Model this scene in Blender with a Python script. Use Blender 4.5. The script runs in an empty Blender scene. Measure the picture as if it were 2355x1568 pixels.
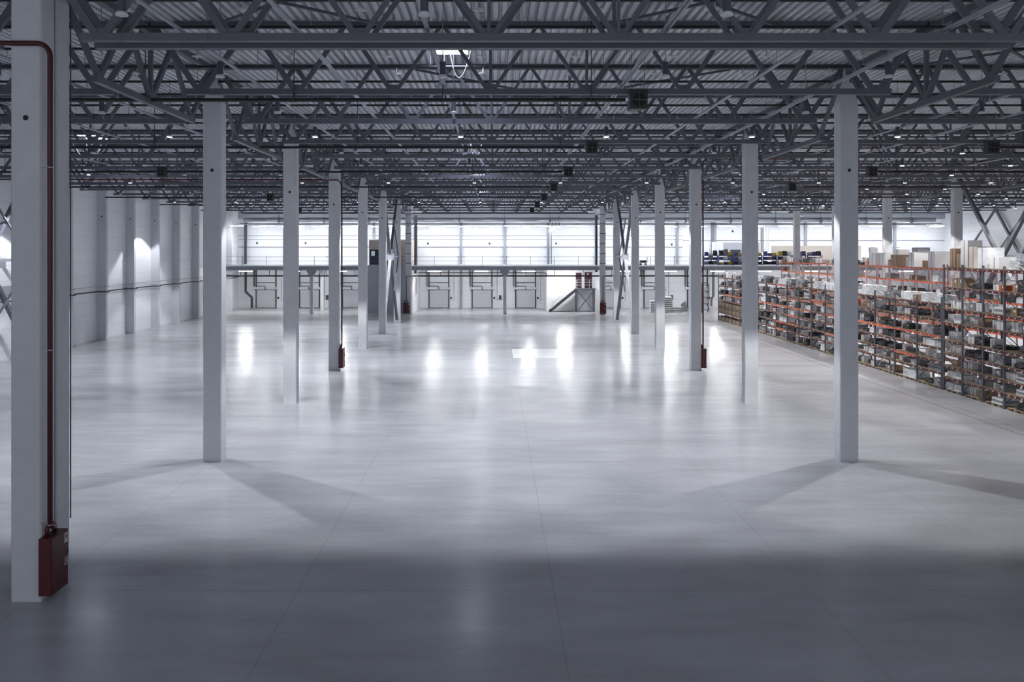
import bpy, bmesh, math, random
from mathutils import Vector, Matrix
random.seed(7)
S = bpy.context.scene
C = S.collection
PI = math.pi
ORD = ['zeroth','first','second','third','fourth','fifth','sixth','seventh','eighth','ninth','tenth','eleventh',
       'twelfth','thirteenth','fourteenth','fifteenth','sixteenth','seventeenth','eighteenth','nineteenth','twentieth',
       'twenty-first','twenty-second','twenty-third','twenty-fourth','twenty-fifth','twenty-sixth']

# ------------------------------------------------------------------ materials
MATS = {}
def mat(name, col, rough=0.6, metal=0.0, noise=0.0, nscale=3.0, emis=None, estr=0.0, spec=0.5, stretch=(1,1,1), bump=0.0):
    m = bpy.data.materials.new(name); m.use_nodes = True
    nt = m.node_tree; b = nt.nodes['Principled BSDF']
    b.inputs['Base Color'].default_value = (*col, 1)
    b.inputs['Roughness'].default_value = rough
    b.inputs['Metallic'].default_value = metal
    b.inputs['Specular IOR Level'].default_value = spec
    if emis:
        b.inputs['Emission Color'].default_value = (*emis, 1)
        b.inputs['Emission Strength'].default_value = estr
    if noise or bump:
        tc = nt.nodes.new('ShaderNodeTexCoord'); mp = nt.nodes.new('ShaderNodeMapping')
        mp.inputs['Scale'].default_value = stretch
        n = nt.nodes.new('ShaderNodeTexNoise'); n.inputs['Scale'].default_value = nscale; n.inputs['Detail'].default_value = 5
        nt.links.new(tc.outputs['Object'], mp.inputs['Vector']); nt.links.new(mp.outputs['Vector'], n.inputs['Vector'])
        if noise:
            r = nt.nodes.new('ShaderNodeMapRange')
            r.inputs['From Min'].default_value = .25; r.inputs['From Max'].default_value = .75
            r.inputs['To Min'].default_value = 1-noise; r.inputs['To Max'].default_value = 1+noise
            nt.links.new(n.outputs['Fac'], r.inputs['Value'])
            v = nt.nodes.new('ShaderNodeVectorMath'); v.operation = 'SCALE'; v.inputs[0].default_value = col
            nt.links.new(r.outputs['Result'], v.inputs['Scale']); nt.links.new(v.outputs['Vector'], b.inputs['Base Color'])
        if bump:
            bp = nt.nodes.new('ShaderNodeBump'); bp.inputs['Strength'].default_value = bump; bp.inputs['Distance'].default_value = .05
            nt.links.new(n.outputs['Fac'], bp.inputs['Height']); nt.links.new(bp.outputs['Normal'], b.inputs['Normal'])
    MATS[name] = m
    return m
def srgb(r, g, b):
    f = lambda c: (c/255/12.92) if c/255 <= .04045 else ((c/255+.055)/1.055)**2.4
    return (f(r), f(g), f(b))

mat('concrete_col', srgb(207,209,214), .75, noise=.05, nscale=2.5)
mat('steel_paint', srgb(100,102,112), .5, metal=.0, noise=.06, nscale=1.5)
mat('steel_light', srgb(165,169,180), .45, noise=.05, nscale=1.5)
mat('deck', srgb(212,214,221), .4, metal=.1, noise=.12, nscale=.8, stretch=(1,.15,1))
mat('pipe_black', srgb(28,28,36), .45)
mat('pipe_dark', srgb(58,58,68), .5)
mat('pipe_red', srgb(70,24,30), .4)
mat('red_box', srgb(78,22,30), .4)
mat('sticker', srgb(215,205,208), .5)
mat('sticker_red', srgb(120,35,45), .5)
mat('black', srgb(18,18,22), .6)
mat('white', srgb(232,234,238), .5)
mat('white_wall', srgb(236,238,242), .45, noise=.02, nscale=.6)
mat('white_metal', srgb(222,224,230), .35)
mat('galv', srgb(165,168,178), .35, metal=.6)
mat('duct', srgb(150,153,160), .35, metal=.4)
mat('grey', srgb(150,153,162), .6)
mat('midgrey', srgb(105,108,118), .6)
mat('darkgrey', srgb(62,64,72), .6)
mat('block_grey', srgb(178,182,192), .6, noise=.02, nscale=.5)
mat('door_panel', srgb(205,205,212), .5)
mat('door_brown', srgb(60,36,44), .5)
mat('lamp_body', srgb(88,92,104), .45)
mat('lamp_rim', srgb(225,227,232), .4)
mat('lamp_off', srgb(205,207,214), .4)
mat('lamp_on', (1,1,1), .4, emis=(.93,.96,1), estr=16)
mat('tube_on', (1,1,1), .4, emis=(.95,.98,1), estr=100)
mat('tube_under', (1,1,1), .4, emis=(1,.98,.97), estr=210)
mat('sky_pane', (.8,.85,1), .3, emis=(.72,.80,1.0), estr=28)
mat('heater', srgb(50,54,55), .5)
mat('heater_dark', srgb(12,14,14), .6)
mat('screen', srgb(38,38,62), .25)
mat('pane_reflection', srgb(190,205,220), .5, emis=srgb(190,215,235), estr=.5)  # pale emissive tone that paints in the cabin window's reflection
mat('blue_steel', srgb(70,82,150), .45)
mat('orange_beam', srgb(222,92,52), .5, noise=.12, nscale=2)
mat('red_beam', srgb(94,46,50), .5, noise=.15, nscale=2)
mat('upright', srgb(96,98,108), .45)
mat('upright_pale', srgb(196,170,172), .45)
mat('wood', srgb(170,152,130), .8, noise=.2, nscale=6)
mat('wood_dark', srgb(110,98,86), .8, noise=.2, nscale=6)
mat('beige', srgb(205,194,184), .7)
mat('card', srgb(158,136,116), .8, noise=.08, nscale=3)
mat('card_tape', srgb(120,98,80), .5)
mat('carton_white', srgb(228,229,232), .6)
mat('carton_grey', srgb(148,150,156), .65)
mat('film', srgb(214,218,224), .22, noise=.12, nscale=5, bump=.6)
mat('film_grey', srgb(140,143,150), .25, noise=.2, nscale=5, bump=.6)
mat('goods_dark', srgb(56,56,62), .5, noise=.3, nscale=6, bump=.4)
mat('goods_orange', srgb(205,95,50), .6)
mat('goods_yellow', srgb(205,180,70), .6)
mat('goods_blue', srgb(60,70,130), .6)
mat('tag_white', srgb(235,235,235), .6)

def panel_material(name, base, dz=1.2, dark=.72, rough=.4, axis='Z', off=0.0, fine=True):
    m = bpy.data.materials.new(name); m.use_nodes = True; nt = m.node_tree; b = nt.nodes['Principled BSDF']
    g = nt.nodes.new('ShaderNodeNewGeometry'); sp = nt.nodes.new('ShaderNodeSeparateXYZ'); nt.links.new(g.outputs['Position'], sp.inputs[0])
    def stripe(src, period, half, lo):
        a = nt.nodes.new('ShaderNodeMath'); a.operation = 'PINGPONG'; a.inputs[1].default_value = period/2
        s = nt.nodes.new('ShaderNodeMath'); s.operation = 'ADD'; s.inputs[1].default_value = off
        nt.links.new(src, s.inputs[0]); nt.links.new(s.outputs[0], a.inputs[0])
        c = nt.nodes.new('ShaderNodeMapRange'); c.inputs['From Min'].default_value = half*.6; c.inputs['From Max'].default_value = half*1.4
        c.inputs['To Min'].default_value = lo; c.inputs['To Max'].default_value = 1
        nt.links.new(a.outputs[0], c.inputs['Value']); return c.outputs[0]
    out = stripe(sp.outputs[axis], dz, .012, dark)
    if fine:
        o2 = stripe(sp.outputs[axis], .2, .01, .95)
        mm = nt.nodes.new('ShaderNodeMath'); mm.operation = 'MULTIPLY'; nt.links.new(out, mm.inputs[0]); nt.links.new(o2, mm.inputs[1]); out = mm.outputs[0]
    v = nt.nodes.new('ShaderNodeVectorMath'); v.operation = 'SCALE'; v.inputs[0].default_value = base
    nt.links.new(out, v.inputs['Scale']); nt.links.new(v.outputs['Vector'], b.inputs['Base Color'])
    b.inputs['Roughness'].default_value = rough
    MATS[name] = m
panel_material('wall_panel', srgb(236,238,243), 1.15)
panel_material('dock_panel', srgb(206,206,213), .5, .8, fine=False)

def floor_material():
    m = bpy.data.materials.new('floor_concrete'); m.use_nodes = True; nt = m.node_tree; b = nt.nodes['Principled BSDF']; b.inputs['Specular IOR Level'].default_value = .32
    N = nt.nodes.new; L = nt.links.new
    g = N('ShaderNodeNewGeometry'); sp = N('ShaderNodeSeparateXYZ'); L(g.outputs['Position'], sp.inputs[0])
    def noise(scale, st, det=6):
        mp = N('ShaderNodeMapping'); mp.inputs['Scale'].default_value = st; L(g.outputs['Position'], mp.inputs['Vector'])
        n = N('ShaderNodeTexNoise'); n.normalize = True; n.inputs['Scale'].default_value = scale; n.inputs['Detail'].default_value = det; n.inputs['Roughness'].default_value = .6
        L(mp.outputs['Vector'], n.inputs['Vector']); return n.outputs['Fac']
    def mr(src, a, c, lo, hi):
        r = N('ShaderNodeMapRange'); r.inputs['From Min'].default_value = a; r.inputs['From Max'].default_value = c
        r.inputs['To Min'].default_value = lo; r.inputs['To Max'].default_value = hi; L(src, r.inputs['Value']); return r.outputs[0]
    def mul(a, c):
        x = N('ShaderNodeMath'); x.operation = 'MULTIPLY'; L(a, x.inputs[0]); L(c, x.inputs[1]); return x.outputs[0]
    n1 = mr(noise(.35, (.3,1.0,1), 5), .25, .75, .80, 1.14)
    n2 = mr(noise(1.5, (.3,1.3,1), 5), .25, .75, .92, 1.07)
    n3 = mr(noise(9, (1,1,1), 3), .3, .7, .97, 1.03)
    def joint(src, period, off, half, lo):
        s = N('ShaderNodeMath'); s.operation = 'ADD'; s.inputs[1].default_value = off; L(src, s.inputs[0])
        a = N('ShaderNodeMath'); a.operation = 'PINGPONG'; a.inputs[1].default_value = period/2; L(s.outputs[0], a.inputs[0])
        return mr(a.outputs[0], half*.5, half*1.5, lo, 1)
    jx = joint(sp.outputs['X'], 6.04, -1.40, .013, .84)
    jy = joint(sp.outputs['Y'], 12, -19.72, .013, .7)
    def band(src, c, half, lo):
        s = N('ShaderNodeMath'); s.operation = 'SUBTRACT'; s.inputs[1].default_value = c; L(src, s.inputs[0])
        a = N('ShaderNodeMath'); a.operation = 'ABSOLUTE'; L(s.outputs[0], a.inputs[0])
        return mr(a.outputs[0], half*.8, half*1.2, lo, 1)
    fac = mul(mul(mul(n1, n2), n3), mul(jx, jy))
    fac = mul(fac, band(sp.outputs['X'], 22.9, .045, .62))
    fac = mul(fac, band(sp.outputs['X'], 23.6, .03, .7))
    v = N('ShaderNodeVectorMath'); v.operation = 'SCALE'; v.inputs[0].default_value = srgb(180,182,188)
    L(fac, v.inputs['Scale']); L(v.outputs['Vector'], b.inputs['Base Color'])
    L(mr(noise(.8, (.25,1,1), 3), .2, .8, .17, .262), b.inputs['Roughness'])
    bp = N('ShaderNodeBump'); bp.inputs['Strength'].default_value = .05; bp.inputs['Distance'].default_value = .01
    L(noise(2.2, (.5,1,1), 4), bp.inputs['Height']); L(bp.outputs['Normal'], b.inputs['Normal'])
    MATS['floor'] = m
floor_material()

# ------------------------------------------------------------------ mesh builder
class MB:
    def __init__(s): s.v = []; s.f = []; s.m = []; s.mats = []
    def _mi(s, m):
        if m not in s.mats: s.mats.append(m)
        return s.mats.index(m)
    def add(s, vs, fs, m=0):
        o = len(s.v); s.v += [tuple(p) for p in vs]; s.f += [tuple(i+o for i in f) for f in fs]; s.m += [m]*len(fs); return s
    def box(s, x0, x1, y0, y1, z0, z1, m=0, ch=0.0):
        if ch:   # vertical edges chamfered
            pr = [(x0+ch,y0),(x1-ch,y0),(x1,y0+ch),(x1,y1-ch),(x1-ch,y1),(x0+ch,y1),(x0,y1-ch),(x0,y0+ch)]
            return s.prism(pr, z0, z1, m)
        vs = [(x0,y0,z0),(x1,y0,z0),(x1,y1,z0),(x0,y1,z0),(x0,y0,z1),(x1,y0,z1),(x1,y1,z1),(x0,y1,z1)]
        return s.add(vs, [(0,3,2,1),(4,5,6,7),(0,1,5,4),(1,2,6,5),(2,3,7,6),(3,0,4,7)], m)
    def prism(s, pr, z0, z1, m=0):
        n = len(pr); vs = [(x,y,z0) for x,y in pr] + [(x,y,z1) for x,y in pr]
        fs = [tuple(range(n-1,-1,-1)), tuple(range(n,2*n))] + [(i,(i+1)%n,(i+1)%n+n,i+n) for i in range(n)]
        return s.add(vs, fs, m)
    def bar(s, p, q, w, h=None, m=0):
        h = w if h is None else h
        p = Vector(p); q = Vector(q); d = (q-p).normalized()
        up = Vector((0,0,1)) if abs(d.z) < .99 else Vector((0,1,0))
        a = d.cross(up).normalized(); b = a.cross(d).normalized()
        vs = []
        for e in (p, q):
            for sa, sb in ((-1,-1),(1,-1),(1,1),(-1,1)): vs.append(e + a*sa*w/2 + b*sb*h/2)
        return s.add(vs, [(0,1,2,3),(7,6,5,4),(0,4,5,1),(1,5,6,2),(2,6,7,3),(3,7,4,0)], m)
    def tube(s, path, r, n=10, m=0, cap=True):
        path = [Vector(p) for p in path]; rings = []
        d0 = (path[1]-path[0]).normalized(); ref = Vector((0,0,1)) if abs(d0.z) < .9 else Vector((1,0,0))
        a = d0.cross(ref).normalized()
        o = len(s.v)
        for i, p in enumerate(path):
            if i == 0: t = (path[1]-p)
            elif i == len(path)-1: t = (p-path[i-1])
            else: t = (path[i+1]-p).normalized() + (p-path[i-1]).normalized()
            t.normalize(); a = (a - t*a.dot(t)).normalized(); b = t.cross(a)
            for k in range(n):
                an = 2*PI*k/n; s.v.append(tuple(p + (a*math.cos(an)+b*math.sin(an))*r))
        for i in range(len(path)-1):
            for k in range(n):
                s.f.append((o+i*n+k, o+i*n+(k+1)%n, o+(i+1)*n+(k+1)%n, o+(i+1)*n+k)); s.m.append(m)
        if cap:
            s.f.append(tuple(o+k for k in range(n-1,-1,-1))); s.m.append(m)
            s.f.append(tuple(o+(len(path)-1)*n+k for k in range(n))); s.m.append(m)
        return s
    def lathe(s, prof, n=20, c=(0,0,0), m=0):   # prof: (r,z)
        o = len(s.v)
        for r, z in prof:
            for k in range(n):
                an = 2*PI*k/n; s.v.append((c[0]+r*math.cos(an), c[1]+r*math.sin(an), c[2]+z))
        for i in range(len(prof)-1):
            for k in range(n):
                s.f.append((o+i*n+k, o+i*n+(k+1)%n, o+(i+1)*n+(k+1)%n, o+(i+1)*n+k)); s.m.append(m)
        s.f.append(tuple(o+k for k in range(n-1,-1,-1))); s.m.append(m)
        s.f.append(tuple(o+(len(prof)-1)*n+k for k in range(n))); s.m.append(m)
        return s
    def mesh(s, name, mats, smooth=False):
        me = bpy.data.meshes.new(name); me.from_pydata(s.v, [], s.f); 
        for mm in (mats if isinstance(mats, (list,tuple)) else [mats]): me.materials.append(MATS[mm])
        me.polygons.foreach_set('material_index', s.m)
        if smooth: me.polygons.foreach_set('use_smooth', [True]*len(s.f))
        me.update(); return me
    def build(s, name, mats, parent=None, loc=(0,0,0), smooth=False):
        return obj(name, s.mesh(name, mats, smooth), parent, loc)
def obj(name, me, parent=None, loc=(0,0,0)):
    o = bpy.data.objects.new(name, me); C.objects.link(o); o.location = loc
    if parent: o.parent = parent
    return o
LABELS = {}
def tag(o, label, cat, group=None, kind=None):
    nw = len(label.split())
    if not 4 <= nw <= 16: print('LABELWORDS', nw, label)
    if label in LABELS: print('DUPLABEL', label)
    LABELS[label] = 1
    o['label'] = label; o['category'] = cat
    if group: o['group'] = group
    if kind: o['kind'] = kind
    return o
def thing(name, loc, label, cat, group=None, rz=0):
    o = bpy.data.objects.new(name, None); C.objects.link(o); o.location = loc; o.rotation_euler = (0,0,rz)
    o.empty_display_size = .2
    return tag(o, label, cat, group)
def struct(o): o['kind'] = 'structure'; return o
def arc(c, r, a0, a1, n, plane='XZ'):
    out = []
    for i in range(n+1):
        a = a0 + (a1-a0)*i/n; u, w = r*math.cos(a), r*math.sin(a)
        out.append((c[0]+u, c[1], c[2]+w) if plane == 'XZ' else ((c[0], c[1]+u, c[2]+w) if plane == 'YZ' else (c[0]+u, c[1]+w, c[2])))
    return out

# ------------------------------------------------------------------ constants
F = 1921.0; VX, VY, H = 1137.0, 574.0, 8.04
def at(px, py, Y): return ((px-VX)*Y/F, Y, H-(py-VY)*Y/F)   # photo pixel seen at distance Y
def ax(px, Y): return (px-VX)*Y/F
def az(py, Y): return H-(py-VY)*Y/F
COLX = [-34.85, -10.70, 13.45, 37.60, 61.75]
BAY = 24.15
WL, WR, WB, WF = -35.3, 62.1, 115.3, -4.0
ZB = 12.95      # bottom chord centre
ZT = 15.03      # top chord centre
ZD = 15.13      # deck underside

# ------------------------------------------------------------------ shell
MB().box(WL-.3, WR+.3, WF-.3, WB+.3, -.3, 0).build('floor', 'floor')['kind'] = 'structure'
b = MB(); x = WL-.1; vs = []; p = .27; pr = []
while x < WR+.1:
    pr += [(x, 0), (x+.14, 0), (x+.165, .15), (x+.245, .15)]; x += p
n = len(pr)
b.add([(px_, WF, ZD+z) for px_, z in pr] + [(px_, WB+.1, ZD+z) for px_, z in pr], [(i, i+1, i+1+n, i+n) for i in range(n-1)])
b.box(WL-.3, WR+.3, WF-.3, WB+.3, ZD+.18, ZD+.4)
struct(b.build('ceiling', 'deck'))
struct(MB().box(WL-.3, WL, WF, WB, 0, ZD+.2).build('wall_left', 'wall_panel'))
struct(MB().box(WR, WR+.3, WF, WB, 0, ZD+.2).build('wall_right', 'wall_panel'))
struct(MB().box(WL-.3, WR+.3, WB, WB+.3, 0, ZD+.2).build('wall_back', 'wall_panel'))
struct(MB().box(WL, WL+.05, 40, WB, 0, .16).build('baseboard_left', 'white'))
# back wall seams / sheeting rails
struct(MB().box(WL, 26, WB-.06, WB, 9.93, 9.99).build('trim_1', 'grey'))
struct(MB().box(WL, 26, WB-.05, WB, 9.42, 9.47).build('trim_2', 'grey'))
struct(MB().box(WL, 26, WB-.08, WB, 8.36, 8.44).build('trim_3', 'midgrey'))
struct(MB().box(26, WR, WB-.08, WB, 9.26, 9.33).build('trim_4', 'midgrey'))
struct(MB().box(WL, WR, WB-.25, WB, 12.3, 13.0).build('trim_5', 'grey'))

# ------------------------------------------------------------------ columns
def column_mesh(top=True, d=.6, w=.7, hgt=13.2, tip=14.2):
    b = MB(); c = .035
    pr = [(-w/2+c,-d/2),(w/2-c,-d/2),(w/2,-d/2+c),(w/2,d/2-c),(w/2-c,d/2),(-w/2+c,d/2),(-w/2,d/2-c),(-w/2,-d/2+c)]
    b.prism(pr, 0, hgt)
    b.add([(-w/2,-d/2+.03,hgt),(w/2,-d/2+.03,hgt),(w/2,d/2-.03,hgt),(-w/2,d/2-.03,hgt),(-.1,-d/2+.03,tip),(.1,-d/2+.03,tip),(.1,d/2-.03,tip),(-.1,d/2-.03,tip)],
          [(4,5,6,7),(0,1,5,4),(1,2,6,5),(2,3,7,6),(3,0,4,7)])
    b.box(-.09,.09,-.09,.09, tip, ZT-.09)
    return b
shaft_me = column_mesh(hgt=13.62, tip=14.35).mesh('shaft', 'concrete_col'); shaft_far = column_mesh(hgt=13.35, tip=14.1).mesh('shaft', 'concrete_col')
hole_me = MB().tube([(0,-.31,11.05),(0,-.28,11.05)], .062, 16).mesh('hole', 'black')
def column(X, Y, label, hole=True):
    t = thing('concrete_column', (X, Y, 0), label, 'column', 'concrete columns of the hall')
    obj('shaft', shaft_me if Y < 50 else shaft_far, t)
    if hole: obj('hole', hole_me, t)
    return t
rows = [32, 44, 56, 68, 80, 92, 104]
for i, Y in enumerate(rows):
    for X, side in ((COLX[1], 'left'), (COLX[2], 'right')):
        if side == 'left': d = f'white concrete column, {ORD[i+2]} from the camera in the left row'
        else: d = f'white concrete column, {ORD[i+1]} from the camera in the right row'
        t = column(X, Y-.05, d)
        if i == 6:
            sb = MB()
            for z in (12.35, 11.2, 10.0, 8.75, 7.5, 6.3): 
                MB().box(-.37,.37,-.32,.32, z, z+.09).build('strap', 'midgrey', t)
for i, Y in enumerate([44, 56, 68, 80, 92, 104]):
    d = f'pale concrete column rising behind the racks, {ORD[i]} from camera' if i else 'concrete column behind the racks nearest to the camera'
    column(COLX[3], Y-.05, d)
# near double column
t = thing('concrete_column', (COLX[1], 19.37, 0), 'big double concrete column in the left foreground with red cabinet', 'column', 'concrete columns of the hall')
c1 = column_mesh(tip=14.6, hgt=13.95).build('shaft', 'concrete_col', t); obj('hole', hole_me, t)
c2 = column_mesh(tip=14.6, hgt=13.95).build('shaft', 'concrete_col', t, (0,.70,0))
MB().box(-.32,.30,.30,.40,0,13.9).build('joint_filler', 'grey', t)
MB().tube([(.365,1.0,1.5),(.365,1.0,14.2)], .016, 8).build('conduit', 'darkgrey', t)
# wall pilasters on the left wall
pil_me = MB().box(0,.78,-.19,.19,0,ZD).mesh('pilaster','concrete_col')
phole = MB().tube([(.42,-.21,11.0),(.42,-.18,11.0)], .06, 12).mesh('hole','black')
pilY = [56.3, 62.3, 68.3, 74.4, 80.2, 86.0, 91.7, 97.7, 104, 110]
for i, Y in enumerate(pilY):
    t = thing('wall_pilaster', (WL, Y, 0), f'white pilaster on left wall, {ORD[len(pilY)-i]} counted from the back wall' if i<len(pilY)-1 else 'white pilaster on left wall nearest to the back wall', 'pilaster', 'pilasters of the left wall')
    obj('shaft', pil_me, t); obj('hole', phole, t)
# cable tray following the pilasters
path = [(WL+.09, 44, 4.3)]
for Y in pilY:
    if Y < 56: continue
    path += [(WL+.09,Y-.3,4.3),(WL+.87,Y-.28,4.3),(WL+.87,Y+.28,4.3),(WL+.09,Y+.3,4.3)]
path.append((WL+.09, 115, 4.3))
o = MB().tube(path, .055, 6).build('wall_pipe', 'pipe_dark'); tag(o, 'thick dark pipe running along the left wall and around its pilasters', 'pipe')
o = MB().tube([(a, b_, 4.75) for a, b_, c_ in path], .015, 5).build('wall_cable', 'midgrey'); tag(o, 'thin grey cable above the dark pipe on the left wall', 'cable')

# ------------------------------------------------------------------ roof trusses
def truss_parts():
    P = []
    b = MB(); b.bar((-10.95,0,0),(10.95,0,0),.18,.18)
    for xx in (-10.5,-7.5,-4.5,-1.5,1.5,4.5,7.5,10.5):
        b.box(xx-.2, xx+.2, -.02, .02, .07, .22)
    for k in range(-10, 11, 2): b.box(k-.012, k+.012, -.097, .097, -.097, .097)
    P.append(('bottom_chord', b))
    b = MB(); b.bar((-12.05,0,ZT-ZB),(12.05,0,ZT-ZB),.2,.18); P.append(('top_chord', b))
    bot = [-10.5,-7.5,-4.5,-1.5,1.5,4.5,7.5,10.5]
    top = [-12.0,-9,-6,-3,0,3,6,9,12.0]
    for i, xb in enumerate(bot):
        for xt in (top[i], top[i+1]):
            w = .17 if abs(xb+xt) > 15 else (.14 if abs(xb+xt) > 9 else .11)
            s = 1 if xt > xb else -1
            P.append(('diagonal', MB().bar((xb+.1*s,0,.06),(xt-.06*s,0,ZT-ZB-.05), .1, w)))
    for xb in (-1.5,1.5): P.append(('vertical', MB().bar((xb,0,.06),(xb,0,ZT-ZB-.05), .08, .09)))
    return P
tp = [(n_, b_.mesh(n_, 'steel_paint')) for n_, b_ in truss_parts()]
allb = MB()
for n_, b_ in truss_parts(): allb.add(b_.v, b_.f)
truss_one = allb.mesh('roof_truss', 'steel_paint')
trussY = [19.35, 20.07] + [26+6*k for k in range(15)]
BN = ['left bay', 'central bay', 'right bay', 'far right bay']
for i, Y in enumerate(trussY):
    for k in range(4):
        xc = COLX[k] + BAY/2 - .0
        if abs(xc) - 12 > .66*Y + 1: continue
        lab = f'grey steel roof truss across the {BN[k]}, {ORD[i+1]} from the camera'
        if Y <= 56 and k in (0,1,2):
            t = thing('roof_truss', (xc, Y, ZB), lab, 'truss', 'trusses spanning across the hall')
            for n_, me in tp: obj(n_, me, t)
        else:
            o = obj('roof_truss', truss_one, None, (xc, Y, ZB)); tag(o, lab, 'truss', 'trusses spanning across the hall')
# jack trusses along the column rows
def jack_parts():
    P = [('bottom_chord', MB().bar((0,-3.65,-.33),(0,3.65,-.33),.18,.18)), ('top_chord', MB().bar((0,-5.75,ZT-ZB-.2),(0,5.75,ZT-ZB-.2),.2,.2))]
    for yb, yt in ((-3.4,-5.7),(-3.4,-1.7),(0,-1.7),(0,1.7),(3.4,1.7),(3.4,5.7)):
        P.append(('diagonal', MB().bar((0,yb,-.27),(0,yt,ZT-ZB-.28),.12,.16)))
    P.append(('vertical', MB().bar((0,0,-.27),(0,0,ZT-ZB-.28),.12,.12)))
    return P
jp = [(n_, b_.mesh(n_, 'steel_paint')) for n_, b_ in jack_parts()]
jb = MB()
for n_, b_ in jack_parts(): jb.add(b_.v, b_.f)
jack_one = jb.mesh('jack_truss', 'steel_paint')
RN = {1:'left column row', 2:'right column row', 3:'column row behind the racks'}
for k in (1,2,3):
    j = 0
    for Y in range(26, 104, 12):
        j += 1
        if COLX[k] > .64*Y+2: continue
        lab = f'short steel truss lengthwise over the {RN[k]}, {ORD[j]} from camera'
        if Y < 56 and k < 3:
            t = thing('jack_truss', (COLX[k], Y, ZB), lab, 'truss', 'lengthwise trusses above the column rows')
            for n_, me in jp: obj(n_, me, t)
        else:
            tag(obj('jack_truss', jack_one, None, (COLX[k], Y, ZB)), lab, 'truss', 'lengthwise trusses above the column rows')
# lengthwise ties at the bottom chord level
ties = [(-30.1,.08),(-26,.08),(-23,.08),(-17.0,.08),(-12.9,.06),(-7.25,.09),(-4.57,.1),(-1.54,.1),(4.0,.06),(7.75,.11),(10.45,.07),(16.9,.08),(19.6,.06),(22.5,.08),(28.5,.08),(33,.08),(42,.08),(47,.08),(53,.08)]
for i, (X, w) in enumerate(ties):
    y0 = max(12, abs(X)/.66-2)
    b = MB(); z = ZB+.14
    b.box(X-w/2, X+w/2, y0, 112, z-.0, z+.05); 
    if w <= .07: b.box(X-w/2-.09, X-w/2-.05, y0, 112, z, z+.05)
    tag(b.build('roof_tie', 'steel_light'), f'thin pale steel rail running lengthwise under the roof, {ORD[i+1]} from the left wall', 'rail', 'lengthwise rails under the roof')
# diagonal roof bracing next to the top chord
br = 0
for (xa, ya, xb, yb) in [(-9,20.5,-3,26),(-3,20.5,-9,26),(3,20.5,9,26),(9,20.5,3,26),(-3,32,3,38),(9,32,3,38),(15,26,21,32),(21,26,15,32)]:
    br += 1
    tag(MB().bar((xa,ya,ZT-.1),(xb,yb,ZT-.1),.08,.08).build('roof_brace','steel_paint'), f'thin diagonal steel brace flat below the roof deck, {ORD[br]} of the front bracing', 'brace', 'flat roof braces')

# ------------------------------------------------------------------ sprinkler pipes
disc_me = MB().lathe([(.02,.2),(.02,.03),(.17,.0),(.18,-.012),(.02,-.02),(.02,-.09),(.035,-.1)], 18).mesh('sprinkler_head', 'lamp_rim', True)
spr_h = MB().box(-.01, .01, -.01,.01, .04, ZD-14.49).mesh('hanger','galv')
hp_h = MB().box(-.012,.012,-.08,.08,-.07,.2).box(-.012,.012,-.012,.012,.2,ZD-12.67).mesh('hanger','darkgrey')
Y = 21.6; i = 0
while Y < 100:
    i += 1
    x0, x1 = max(-34.9, -.66*Y-3), min(61.9, .66*Y+3)
    t = thing('sprinkler_pipe', (0, Y, 14.49), f'black sprinkler pipe across the hall under the deck, {ORD[i]} from the camera' if i < 27 else f'black sprinkler pipe near the back wall, {ORD[i-26]} of the last ones', 'pipe', 'black sprinkler pipes')
    MB().tube([(x0,0,0),(x1,0,0)], .045, 8).build('pipe', 'pipe_black', t)
    if i <= 9:
        xx = math.ceil(x0/3.05)*3.05 - .4
        while xx < x1:
            obj('sprinkler_head', disc_me, t, (xx,0,-.24))
            obj('hanger', spr_h, t, (xx+1.2,0,0)); xx += 3.05
    Y += 2.62 if Y < 60 else 5.2
# heating pipes (thick, dark)
i = 0
for Y in (25.85, 37.85, 49.85, 61.85, 73.85, 85.85, 97.85):
    i += 1
    t = thing('heating_pipe', (0, Y, 12.67), f'thick black heating pipe under the trusses left of the heaters, {ORD[i]} from camera', 'pipe', 'thick black heating pipes')
    b = MB().tube([(-34.4,0,0),(4.05,0,0)], .06, 10); b.build('pipe','pipe_black',t)
    for k in range(-7, 1): obj('hanger', hp_h, t, (k*4.6+3,0,0))
    if Y > 30:
        t = thing('heating_pipe', (0,Y,12.67), f'thick black heating pipe under the trusses above the racks, {ORD[i-1]} from camera', 'pipe', 'thick black heating pipes')
        MB().tube([(22.9,0,0),(60,0,0)], .06, 8).build('pipe','pipe_black',t)
        for k in range(8): obj('hanger', hp_h, t, (24+k*4.6,0,0))
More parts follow.
